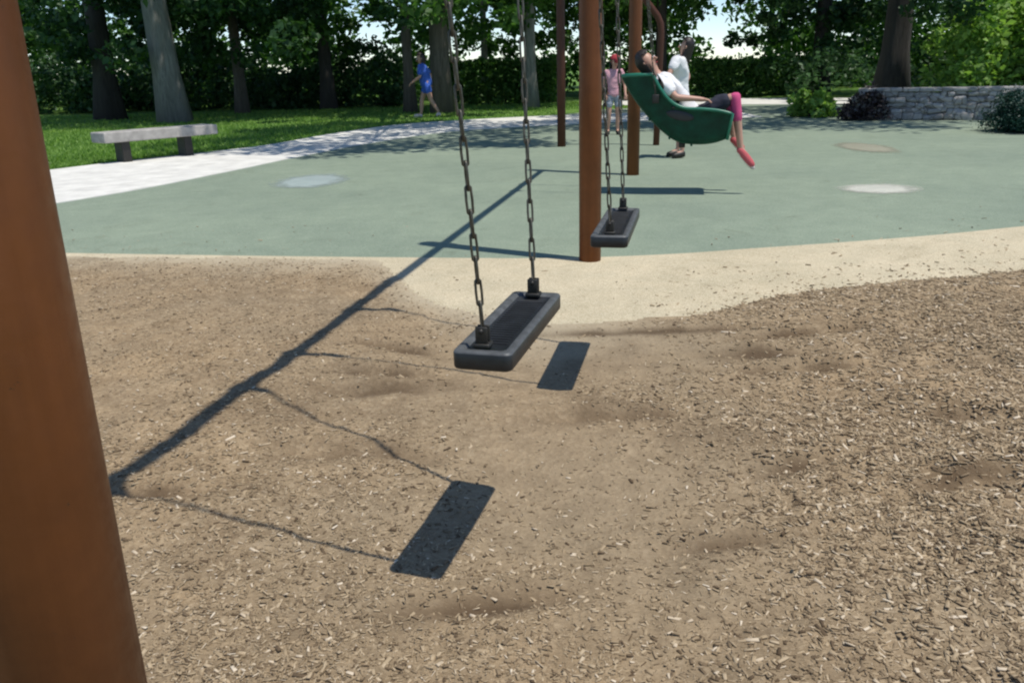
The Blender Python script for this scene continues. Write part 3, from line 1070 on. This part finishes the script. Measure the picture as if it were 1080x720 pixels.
def chain_mesh(a, b_, pitch=0.058, wire=0.0034, wid=0.0108):
    """interlocking oval links from a to b (local coordinates)"""
    a = Vector(a); b_ = Vector(b_)
    L = (b_ - a).length
    n = max(2, round(L / pitch))
    p = L / n
    t = (b_ - a).normalized()
    u = t.cross(Vector((0.83, 0.55, 0))).normalized()
    w = t.cross(u)
    prof = []
    hl = p / 2 + wire * 1.0 - (wid - wire) + 0.002
    for k in range(12):
        an = 2 * math.pi * k / 12
        cx = math.cos(an) * (wid - wire)
        sy = math.sin(an) * (wid - wire) + (hl if math.sin(an) > 1e-6 else (-hl if math.sin(an) < -1e-6 else 0))
        prof.append((cx, sy))
    V, F = [], []
    S = 6
    for i in range(n):
        c = a + t * (p * (i + 0.5))
        s, o_ = (u, w) if i % 2 else (w, u)
        base = len(V)
        for k in range(12):
            cx, sy = prof[k]
            px, py = prof[(k + 1) % 12]; qx, qy = prof[k - 1]
            tg = (s * (px - qx) + t * (py - qy)).normalized()
            nn = o_.cross(tg)
            ct = c + s * cx + t * sy
            for j in range(S):
                aa = 2 * math.pi * j / S
                V.append(tuple(ct + (o_ * math.cos(aa) + nn * math.sin(aa)) * wire))
        for k in range(12):
            for j in range(S):
                F.append((base + k * S + j, base + k * S + (j + 1) % S, base + ((k + 1) % 12) * S + (j + 1) % S, base + ((k + 1) % 12) * S + j))
    return np_mesh('chain', V, F, True)


def swing(near, far, reach, label, lat=0.0, splay=(0.0, 0.0)):
    near = Vector(near); far = Vector(far)
    c = (near + far) / 2
    ax = (far - near).normalized()
    L = (far - near).length
    rz = math.atan2(ax.y, ax.x)
    t = thing('swing', c, label, 'swing', 'flat belt swings in the front bay', rz)
    # slab seat: rounded plan, raised rim, slightly dished top (local x = length)
    hl, hw, tk = L / 2, 0.077, 0.05
    bm = bmesh.new()

    def ring(sx, sy, z, rc):
        pts = []
        for (cx, cy, a0) in ((sx - rc, sy - rc, 0), (-sx + rc, sy - rc, 90), (-sx + rc, -sy + rc, 180), (sx - rc, -sy + rc, 270)):
            for k in range(6):
                a = R(a0 + 18 * k)
                pts.append(bm.verts.new((cx + rc * math.cos(a), cy + rc * math.sin(a), z)))
        return pts
    rings = [ring(hl - .008, hw - .008, -tk, .014), ring(hl - .002, hw - .002, -tk + .003, .018), ring(hl, hw, -tk + .008, .019), ring(hl, hw, -.006, .019), ring(hl - .003, hw - .003, -.001, .018), ring(hl - .008, hw - .008, 0, .016), ring(hl - .022, hw - .02, 0, .016), ring(hl - .03, hw - .026, -.008, .012)]
    for q in range(len(rings) - 1):
        n = len(rings[q])
        for k in range(n):
            bm.faces.new((rings[q][k], rings[q][(k + 1) % n], rings[q + 1][(k + 1) % n], rings[q + 1][k]))
    bm.faces.new(rings[0][::-1])
    bm.faces.new(rings[-1])
    seat = obj('seat', bm_mesh(bm, 'seat'), SEATM, t)
    seat.data.materials.append(RIM)
    for f in seat.data.polygons:
        if f.center.z > -0.006 and abs(f.normal.z) > 0.3 and f.area < 0.02:
            f.material_index = 1
    # tread ribs on the dished top
    bm = bmesh.new()
    k = -hl + 0.1
    while k < hl - 0.09:
        box(bm, (k, 0, -0.0065), (0.006, 2 * hw - 0.075, 0.003), None, 0.001, 1)
        k += 0.02
    obj('tread', bm_mesh(bm, 'tread', False), SEATM, seat)
    W = Matrix.Rotation(-rz, 3, 'Z')
    for s, y in ((-1, near.y), (1, far.y)):
        cx = s * (hl - 0.05)
        bm = bmesh.new()
        ly = lat if s < 0 else 0.0
        box(bm, (cx, ly, 0.005), (0.04, 0.045, 0.012), None, 0.004, 2)
        box(bm, (cx - 0.010, ly, 0.031), (0.008, 0.032, 0.046), None, 0.003, 2)
        box(bm, (cx + 0.010, ly, 0.031), (0.008, 0.032, 0.046), None, 0.003, 2)
        tube(bm, [(cx - 0.019, ly, 0.043), (cx + 0.019, ly, 0.043)], 0.006, 10)
        cl = obj('clamp', bm_mesh(bm, 'clamp'), CLAMP, t)
        wp = c + Matrix.Rotation(rz, 3, 'Z') @ Vector((cx, ly, 0.05))
        top = hanger(wp.y + splay[0 if s < 0 else 1], reach[0 if s < 0 else 1])
        lt = W @ (top - c)
        obj('chain', chain_mesh((cx, ly, 0.055), lt), STEEL, t)
    return t


swing((-0.078, 1.995, .745), (0.083, 2.575, .745), (0.045, 0.09), 'nearest black slab swing hanging empty left of the red-brown post', 0.009, (-0.12, 0.36))
swing((0.405, 3.43, .745), (0.560, 4.13, .745), (0.24, 0.26), 'second black slab swing hanging empty, overlapping the foot of the middle post', 0.0, (-0.05, 0.15))

# ------------------------------------------------------------------ far swing frame with a bent post
def far_frame():
    pc = Vector((0.975, 15.48, 0)); pd = Vector((2.615, 15.25, 0))
    t = thing('swing_set', pc, 'dark brown play frame behind the red-brown set, with one bent post', 'swing set')
    post(pc, t, pc, 0.074, 3.1, POST_FAR)
    bm = bmesh.new()
    pts = [pd + Vector((0, 0, -0.1)), pd + Vector((0.02, 0, 1.0)), pd + Vector((0.04, 0, 1.85)), pd + Vector((0.025, 0, 2.0)), pd + Vector((-0.03, 0, 2.12)), pd + Vector((-0.14, 0, 2.26)), pd + Vector((-0.55, 0.03, 2.74)), pd + Vector((-0.82, 0.05, 3.03))]
    tube(bm, [p - pc for p in pts], 0.055, 20)
    obj('bent_post', bm_mesh(bm, 'bent_post'), POST_FAR, t)
    bm = bmesh.new()
    tube(bm, [Vector((0.05, 0, 3.02)), pd + Vector((-0.75, 0.05, 3.02)) - pc], 0.05, 20)
    obj('beam', bm_mesh(bm, 'beam'), POST_FAR, t)
    return t


far_frame()

# ------------------------------------------------------------------ people
def skin(name, V, E, Rr, root=0, lev=1):
    me = bpy.data.meshes.new(name + '_rig')
    me.from_pydata([tuple(v) for v in V], E, [])
    o = bpy.data.objects.new(name + '_rig', me)
    COL.objects.link(o)
    md = o.modifiers.new('skin', 'SKIN')
    md.use_smooth_shade = True
    sv = me.skin_vertices[0].data
    for i, r_ in enumerate(Rr):
        rr = r_ if hasattr(r_, '__len__') else (r_, r_)
        sv[i].radius = rr
        sv[i].use_root = (i == root)
    s = o.modifiers.new('sub', 'SUBSURF')
    s.levels = lev
    s.render_levels = lev
    dg = bpy.context.evaluated_depsgraph_get()
    dg.update()
    ev = o.evaluated_get(dg)
    out = bpy.data.meshes.new_from_object(ev)
    out.name = name
    bpy.data.objects.remove(o)
    bpy.data.meshes.remove(me)
    out.polygons.foreach_set('use_smooth', [True] * len(out.polygons))
    return out


def folds(me, amp, scale, seed):
    from mathutils import noise as mn
    for v in me.vertices:
        p = v.co * scale + Vector((seed, seed * 1.7, 0))
        a = mn.noise(p) + 0.6 * mn.noise(Vector((p.x * 1.6, p.y * 1.6, p.z * 3.2)))
        v.co += v.normal * a * amp
    return me


def limb(pts, radii, name, lev=1):
    E = [(i, i + 1) for i in range(len(pts) - 1)]
    return skin(name, pts, E, radii, 0, lev)


def person(loc, J, label, s=1.0, shirt=WHITE_C, shorts=NAVY_C, shoe=SHOE, sole=SOLE, face=None, hair_len=0.0, sleeve=0.55, pants=0.95, cap=None, rz=0.0, socks=None, hairm=HAIR):
    """J: joints in local metres: pelvis, chest, neck, head and l_/r_ shoulder, elbow, wrist, hip, knee, ankle, toe"""
    J = {k: Vector(v) for k, v in J.items()}
    t = thing('person', loc, label, 'person', rz=rz)
    V, E, Rr = [], [], []

    def add(p, r_, parent=None):
        V.append(Vector(p)); Rr.append(r_ * s if not hasattr(r_, '__len__') else (r_[0] * s, r_[1] * s))
        if parent is not None:
            E.append((parent, len(V) - 1))
        return len(V) - 1
    pel = add(J['pelvis'], 0.115)
    wai = add(J['pelvis'].lerp(J['chest'], 0.5), 0.105, pel)
    che = add(J['chest'], 0.125, wai)
    nb = add(J['chest'].lerp(J['neck'], 0.72), 0.07, che)
    ne = add(J['neck'], 0.048, nb)
    hd = (J['head'] - J['neck']).normalized()
    fc = face.copy() if face is not None else Vector((0, -1, 0))
    fc = (fc - hd * fc.dot(hd)).normalized()
    side = hd.cross(fc)
    h0 = add(J['head'] - hd * 0.07 * s + fc * 0.012 * s, 0.070, ne)
    h1 = add(J['head'] - hd * 0.01 * s, 0.088, h0)
    h2 = add(J['head'] + hd * 0.06 * s - fc * 0.008 * s, 0.080, h1)
    add(J['head'] + hd * 0.105 * s - fc * 0.01 * s, 0.045, h2)
    hands = []
    for k in ('l_', 'r_'):
        sh, el, wr = J[k + 'shoulder'], J[k + 'elbow'], J[k + 'wrist']
        a = add(sh, 0.058, che)
        b_ = add(sh.lerp(el, 0.5), 0.046, a)
        c = add(el, 0.038, b_)
        d = add(el.lerp(wr, 0.45), 0.036, c)
        e = add(wr, 0.026, d)
        dr = (wr - el).normalized()
        pal = add(wr + dr * 0.05 * s, (0.036, 0.018), e)
        lat = dr.cross(Vector((0, 0, 1)))
        lat = lat.normalized() if lat.length > 0.1 else Vector((1, 0, 0))
        dn = lat.cross(dr)
        dn = dn if dn.z < 0 else -dn
        for i, ln in enumerate((0.062, 0.072, 0.068, 0.052)):
            o_ = lat * (-0.03 + 0.02 * i) * s
            f1 = add(wr + dr * 0.092 * s + o_, 0.0095, pal)
            f2 = add(wr + dr * (0.092 + ln * 0.5) * s + o_ + dn * 0.012 * s, 0.0085, f1)
            add(wr + dr * (0.092 + ln * 0.85) * s + o_ + dn * 0.034 * s, 0.007, f2)
        t1 = add(wr + dr * 0.05 * s - lat * 0.045 * s, 0.011, pal)
        add(wr + dr * 0.085 * s - lat * 0.06 * s + dn * 0.012 * s, 0.009, t1)
    for k in ('l_', 'r_'):
        hp, kn, an, to = J[k + 'hip'], J[k + 'knee'], J[k + 'ankle'], J[k + 'toe']
        a = add(hp, 0.088, pel)
        b_ = add(hp.lerp(kn, 0.5), 0.072, a)
        c = add(kn, 0.053, b_)
        d = add(kn.lerp(an, 0.35), 0.052, c)
        e = add(an, 0.034, d)
        add(an.lerp(to, 0.6), (0.034, 0.026), e)
    body = obj('body', skin('body', V, E, Rr), SKIN, t)
    # face
    for q in (-1, 1):
        bm = bmesh.new()
        bmesh.ops.create_uvsphere(bm, u_segments=8, v_segments=6, radius=0.011 * s, matrix=Matrix.Translation(J['head'] + hd * 0.0 + fc * 0.083 * s + side * q * 0.033 * s))
        obj('eye', bm_mesh(bm, 'eye'), EYE, body)
    bm = bmesh.new()
    tube(bm, [J['head'] + fc * 0.086 * s + hd * 0.004 * s, J['head'] + fc * 0.104 * s - hd * 0.034 * s, J['head'] + fc * 0.08 * s - hd * 0.042 * s], [0.007 * s, 0.013 * s, 0.006 * s], 8)
    obj('nose', bm_mesh(bm, 'nose'), SKIN, body)
    for q in (-1, 1):
        bm = bmesh.new()
        tube(bm, [J['head'] + side * q * 0.084 * s + hd * 0.025 * s, J['head'] + side * q * 0.095 * s - fc * 0.01 * s, J['head'] + side * q * 0.084 * s - hd * 0.03 * s], [0.008 * s, 0.012 * s, 0.008 * s], 8)
        obj('ear', bm_mesh(bm, 'ear'), SKIN, body)
    bm = bmesh.new()
    tube(bm, [J['head'] + fc * 0.078 * s - hd * 0.066 * s - side * 0.022 * s, J['head'] + fc * 0.086 * s - hd * 0.068 * s, J['head'] + fc * 0.078 * s - hd * 0.066 * s + side * 0.022 * s], [0.004 * s, 0.007 * s, 0.004 * s], 8)
    obj('mouth', bm_mesh(bm, 'mouth'), RED_C, body)
    # hair: a shell over the back and top of the skull
    bm = bmesh.new()
    bmesh.ops.create_uvsphere(bm, u_segments=22, v_segments=16, radius=1.0)
    hb = Matrix((side, fc, hd)).transposed()
    rr = random.Random(int(loc[1] * 100))
    for v in list(bm.verts):
        if v.co.y > 0.38 and v.co.z < 0.42:
            bm.verts.remove(v)
    for v in bm.verts:
        p = v.co.copy()
        k = 1 + rr.uniform(-0.04, 0.05)
        p = Vector((p.x * 0.097 * k, p.y * 0.108 * k - 0.012, p.z * 0.118 * k + 0.022)) * s
        if hair_len and v.co.z < 0 and v.co.y < 0.2:
            p.z += v.co.z * hair_len * s
            p.y *= 1.0 + 0.1 * v.co.z
        v.co = J['head'] + hb @ p
    bmesh.ops.solidify(bm, geom=bm.faces[:], thickness=0.006 * s)
    obj('hair', bm_mesh(bm, 'hair'), hairm, t)
    # shirt
    V, E, Rr = [], [], []
    p0 = add(J['pelvis'].lerp(J['chest'], -0.30), 0.140)
    p1 = add(J['pelvis'].lerp(J['chest'], 0.08), 0.146, p0)
    p1 = add(J['pelvis'].lerp(J['chest'], 0.4), 0.142, p1)
    p1 = add(J['pelvis'].lerp(J['chest'], 0.72), 0.146, p1)
    p2 = add(J['chest'], 0.156, p1)
    add(J['chest'].lerp(J['neck'], 0.72), 0.094, p2)
    for k in ('l_', 'r_'):
        a = add(J[k + 'shoulder'], 0.086, p2)
        add(J[k + 'shoulder'].lerp(J[k + 'elbow'], sleeve * 0.5), 0.076, a)
        add(J[k + 'shoulder'].lerp(J[k + 'elbow'], sleeve), 0.068, len(V) - 1)
    obj('shirt', folds(skin('shirt', V, E, Rr, 0, 3), 0.013, 11, loc[1]), shirt, t)
    # shorts
    V, E, Rr = [], [], []
    p0 = add(J['pelvis'].lerp(J['chest'], 0.3), 0.122)
    p1 = add(J['pelvis'], 0.132, p0)
    for k in ('l_', 'r_'):
        a = add(J[k + 'hip'], 0.102, p1)
        b_ = add(J[k + 'hip'].lerp(J[k + 'knee'], pants * 0.5), 0.09, a)
        add(J[k + 'hip'].lerp(J[k + 'knee'], pants), 0.078, b_)
    obj('shorts', folds(skin('shorts', V, E, Rr, 0, 3), 0.011, 12, loc[0]), shorts, t)
    for k in ('l_', 'r_'):
        an, to = J[k + 'ankle'], J[k + 'toe']
        f = (to - an)
        dn = (an - J[k + 'knee']).normalized()
        hl_ = an - f * 0.22 + dn * 0.03 * s
        so = obj('shoe', limb([hl_, an.lerp(to, 0.35) + dn * 0.025 * s, an.lerp(to, 0.75) + dn * 0.012 * s, to + dn * 0.005], [0.042 * s, 0.048 * s, 0.044 * s, 0.03 * s], 'shoe'), shoe, t)
        obj('sole', limb([hl_ + dn * 0.03 * s, an.lerp(to, 0.5) + dn * 0.048 * s, to * 1.0 + dn * 0.02 * s + f * 0.04], [0.03 * s, 0.034 * s, 0.024 * s], 'sole'), sole, so)
        if socks:
            kn = J[k + 'knee']
            obj('sock', limb([kn.lerp(an, -0.06), kn.lerp(an, 0.2), kn.lerp(an, 0.55)], [0.068 * s, 0.063 * s, 0.055 * s], 'sock'), socks, t)
    if cap:
        bm = bmesh.new()
        bmesh.ops.create_uvsphere(bm, u_segments=20, v_segments=12, radius=1.0)
        for v in list(bm.verts):
            if v.co.z < -0.05:
                bm.verts.remove(v)
        for v in bm.verts:
            p = v.co
            v.co = J['head'] + hb @ (Vector((p.x * 0.108, p.y * 0.118 - 0.008, p.z * 0.11 + 0.045)) * s)
        tube(bm, [J['head'] + fc * 0.09 * s + hd * 0.048 * s, J['head'] + fc * 0.17 * s + hd * 0.04 * s], [0.07 * s, 0.045 * s], 12)
        obj('cap', bm_mesh(bm, 'cap'), cap, t)
    return t


# --- reclining child in the moulded green swing; local x = swing direction, y = along the beam
KO = Vector((1.8, 9.6, 0))
KRZ = math.atan2(NV.y, NV.x)
kid = dict(pelvis=(0.24, 0, 0.80), chest=(-0.02, 0, 1.10), neck=(-0.19, 0, 1.30), head=(-0.27, 0, 1.41),
           l_shoulder=(-0.09, 0.15, 1.20), l_elbow=(0.10, 0.22, 1.02), l_wrist=(0.31, 0.15, 1.00),
           r_shoulder=(-0.09, -0.16, 1.20), r_elbow=(0.05, -0.23, 1.04), r_wrist=(0.28, -0.20, 1.02),
           l_hip=(0.27, 0.09, 0.82), l_knee=(0.62, 0.12, 1.03), l_ankle=(0.68, 0.12, 0.60), l_toe=(0.80, 0.13, 0.46),
           r_hip=(0.27, -0.09, 0.82), r_knee=(0.66, -0.11, 1.05), r_ankle=(0.75, -0.11, 0.50), r_toe=(0.90, -0.11, 0.30))
person(KO, kid, 'child in white shirt, dark shorts and coral shoes reclining in the green swing', 1.0, WHITE_C, NAVY_C, SHOE, SOLE, Vector((0.75, -0.25, 0.6)), 0.5, 0.8, 0.9, rz=KRZ, socks=PINK_C)


def adaptive_swing():
    t = thing('adaptive_swing', KO, 'dark green moulded full-support swing seat carrying the reclining child', 'swing', rz=KRZ)
    prof = smooth_line([(-0.54, 1.27), (-0.43, 1.08), (-0.27, 0.87), (-0.09, 0.69), (0.08, 0.575), (0.28, 0.545), (0.46, 0.555), (0.60, 0.60)], 4)
    rim = smooth_line([(-0.20, 1.28), (-0.13, 1.16), (-0.05, 1.05), (0.04, 0.975), (0.16, 0.93), (0.32, 0.92), (0.50, 0.90), (0.64, 0.865)], 4)
    bm = bmesh.new()
    rows = []
    for i, (px, pz) in enumerate(prof):
        lo = Vector((px, 0, pz)); hi = Vector((rim[i][0], 0, rim[i][1]))
        row = []
        hw = 0.235
        for (by, q) in ((-1.10, 1.0), (-1.08, 0.75), (-1.05, 0.5), (-1.0, 0.25), (-0.9, 0.06), (-0.6, 0), (0, -0.04), (0.6, 0), (0.9, 0.06), (1.0, 0.25), (1.05, 0.5), (1.08, 0.75), (1.10, 1.0)):
            row.append(bm.verts.new(lo.lerp(hi, q) + Vector((0, by * hw, 0))))
        rows.append(row)
    for i in range(len(rows) - 1):
        for k in range(len(rows[0]) - 1):
            bm.faces.new((rows[i][k], rows[i][k + 1], rows[i + 1][k + 1], rows[i + 1][k]))
    bmesh.ops.solidify(bm, geom=bm.faces[:], thickness=0.022)
    bmesh.ops.recalc_face_normals(bm, faces=bm.faces)
    shell = obj('seat', bm_mesh(bm, 'seat'), GREEN_PL, t)
    for sg in (-1, 1):
        bm = bmesh.new()
        tube(bm, [(prof[0][0], sg * 0.24, prof[0][1])] + [(p[0], sg * 0.259, p[1]) for p in rim] + [(prof[-1][0], sg * 0.23, prof[-1][1])], 0.017, 8)
        obj('rim', bm_mesh(bm, 'rim'), GREEN_R, shell)
    bm = bmesh.new()
    box(bm, (0.13, -0.06, 0.535), (0.07, 0.05, 0.06), None, 0.01)
    obj('drain_foot', bm_mesh(bm, 'drain_foot'), CLAMP, shell)
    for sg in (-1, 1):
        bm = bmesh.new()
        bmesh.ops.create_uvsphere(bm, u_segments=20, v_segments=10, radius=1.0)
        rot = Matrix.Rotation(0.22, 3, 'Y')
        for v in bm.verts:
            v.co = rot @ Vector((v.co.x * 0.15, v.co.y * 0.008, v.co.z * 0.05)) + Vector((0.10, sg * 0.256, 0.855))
        obj('shade_oval', bm_mesh(bm, 'shade_oval'), SEATM, shell)  # flat black oval standing in for the shade in the side opening
    for kk in (9, 14, 19):
        px, pz = prof[kk]
        bm = bmesh.new()
        q0 = Vector((px, 0, pz - 0.018))
        tube(bm, [q0 + Vector((0, yy, abs(yy) ** 3 * 2.0)) for yy in (-0.2, -0.12, 0, 0.12, 0.2)], 0.012, 8)
        obj('rib', bm_mesh(bm, 'rib'), GREEN_PL, shell)
    bm = bmesh.new()
    tube(bm, [(0.02, -0.26, 0.93), (0.10, -0.12, 1.03), (0.13, 0.0, 1.06), (0.10, 0.12, 1.03), (0.02, 0.26, 0.93)], 0.02, 10)
    obj('harness_bar', bm_mesh(bm, 'harness_bar'), CLAMP, t)
    W = Matrix.Rotation(-KRZ, 3, 'Z')
    for s in (-1, 1):
        wp = KO + DV * (s * 0.28)
        top = hanger(wp.y, 0.06)
        lt = W @ (top - KO)
        a = Vector((-0.16, s * 0.262, 1.05))
        bm = bmesh.new()
        box(bm, a + Vector((0, s * 0.012, -0.02)), (0.07, 0.02, 0.09), None, 0.006)
        obj('clamp', bm_mesh(bm, 'clamp'), CLAMP, t)
        obj('chain', chain_mesh(a, lt), STEEL, t)
    return t


adaptive_swing()

# --- adult standing behind the green swing
adult = dict(pelvis=(0.0, 0, 0.93), chest=(-0.03, 0, 1.25), neck=(0.03, -0.02, 1.46), head=(0.06, -0.04, 1.59),
             l_shoulder=(0.03, 0.17, 1.40), l_elbow=(0.16, 0.20, 1.16), l_wrist=(0.05, 0.05, 1.02),
             r_shoulder=(-0.10, -0.15, 1.39), r_elbow=(-0.24, -0.26, 1.17), r_wrist=(-0.34, -0.42, 1.08),
             l_hip=(0.02, 0.09, 0.90), l_knee=(0.05, 0.10, 0.48), l_ankle=(0.02, 0.12, 0.09), l_toe=(-0.16, 0.08, 0.04),
             r_hip=(-0.02, -0.09, 0.90), r_knee=(0.0, -0.11, 0.48), r_ankle=(0.05, -0.10, 0.09), r_toe=(-0.12, -0.16, 0.04))
person((2.60, 13.2, 0.01), adult, 'dark-haired person in a white shirt standing behind the reclining child', 1.0, WHITE_C, GREY_C, CLAMP, CLAMP, Vector((-0.8, 0.25, -0.3)), 0.5, 0.6, 0.98)

# --- child in red cap partly behind the middle post
pk = dict(pelvis=(0, 0, 0.80), chest=(0, 0.01, 1.07), neck=(0, 0, 1.26), head=(0.02, -0.02, 1.41),
          l_shoulder=(0.15, 0, 1.20), l_elbow=(0.22, -0.03, 0.98), l_wrist=(0.22, -0.14, 0.80),
          r_shoulder=(-0.15, 0, 1.20), r_elbow=(-0.2, 0.03, 0.98), r_wrist=(-0.18, -0.08, 0.79),
          l_hip=(0.08, 0, 0.77), l_knee=(0.09, -0.02, 0.42), l_ankle=(0.09, 0.02, 0.08), l_toe=(0.10, -0.14, 0.035),
          r_hip=(-0.08, 0, 0.77), r_knee=(-0.09, -0.05, 0.42), r_ankle=(-0.10, 0.03, 0.08), r_toe=(-0.12, -0.13, 0.035))
person((2.17, 17.8, 0.006), pk, 'person in a red cap, pink shirt and grey shorts half hidden by the middle post', 0.92, ROSE_C, GREY_C, CLAMP, CLAMP, Vector((0.3, -1, -0.1)), 0.5, 0.6, 0.75, cap=RED_C)

# --- person in blue walking by the trees
bl = dict(pelvis=(0, 0, 0.94), chest=(-0.06, 0, 1.28), neck=(-0.10, 0, 1.48), head=(-0.13, -0.01, 1.64),
          l_shoulder=(-0.06, 0.17, 1.41), l_elbow=(0.12, 0.22, 1.18), l_wrist=(0.10, 0.18, 0.94),
          r_shoulder=(-0.10, -0.17, 1.41), r_elbow=(-0.16, -0.23, 1.14), r_wrist=(-0.34, -0.20, 1.02),
          l_hip=(0, 0.09, 0.90), l_knee=(-0.16, 0.09, 0.50), l_ankle=(-0.20, 0.08, 0.08), l_toe=(-0.42, 0.07, 0.05),
          r_hip=(0.02, -0.09, 0.90), r_knee=(0.12, -0.09, 0.48), r_ankle=(0.33, -0.09, 0.14), r_toe=(0.25, -0.09, 0.03))
person((-2.3, 26.0, 0.0), bl, 'person in a bright blue shirt walking left along the wood edge', 1.3, BLUE_C, BLUE_C, SOLE, SOLE, Vector((-1, -0.2, -0.1)), 0.1, 0.9, 0.62)
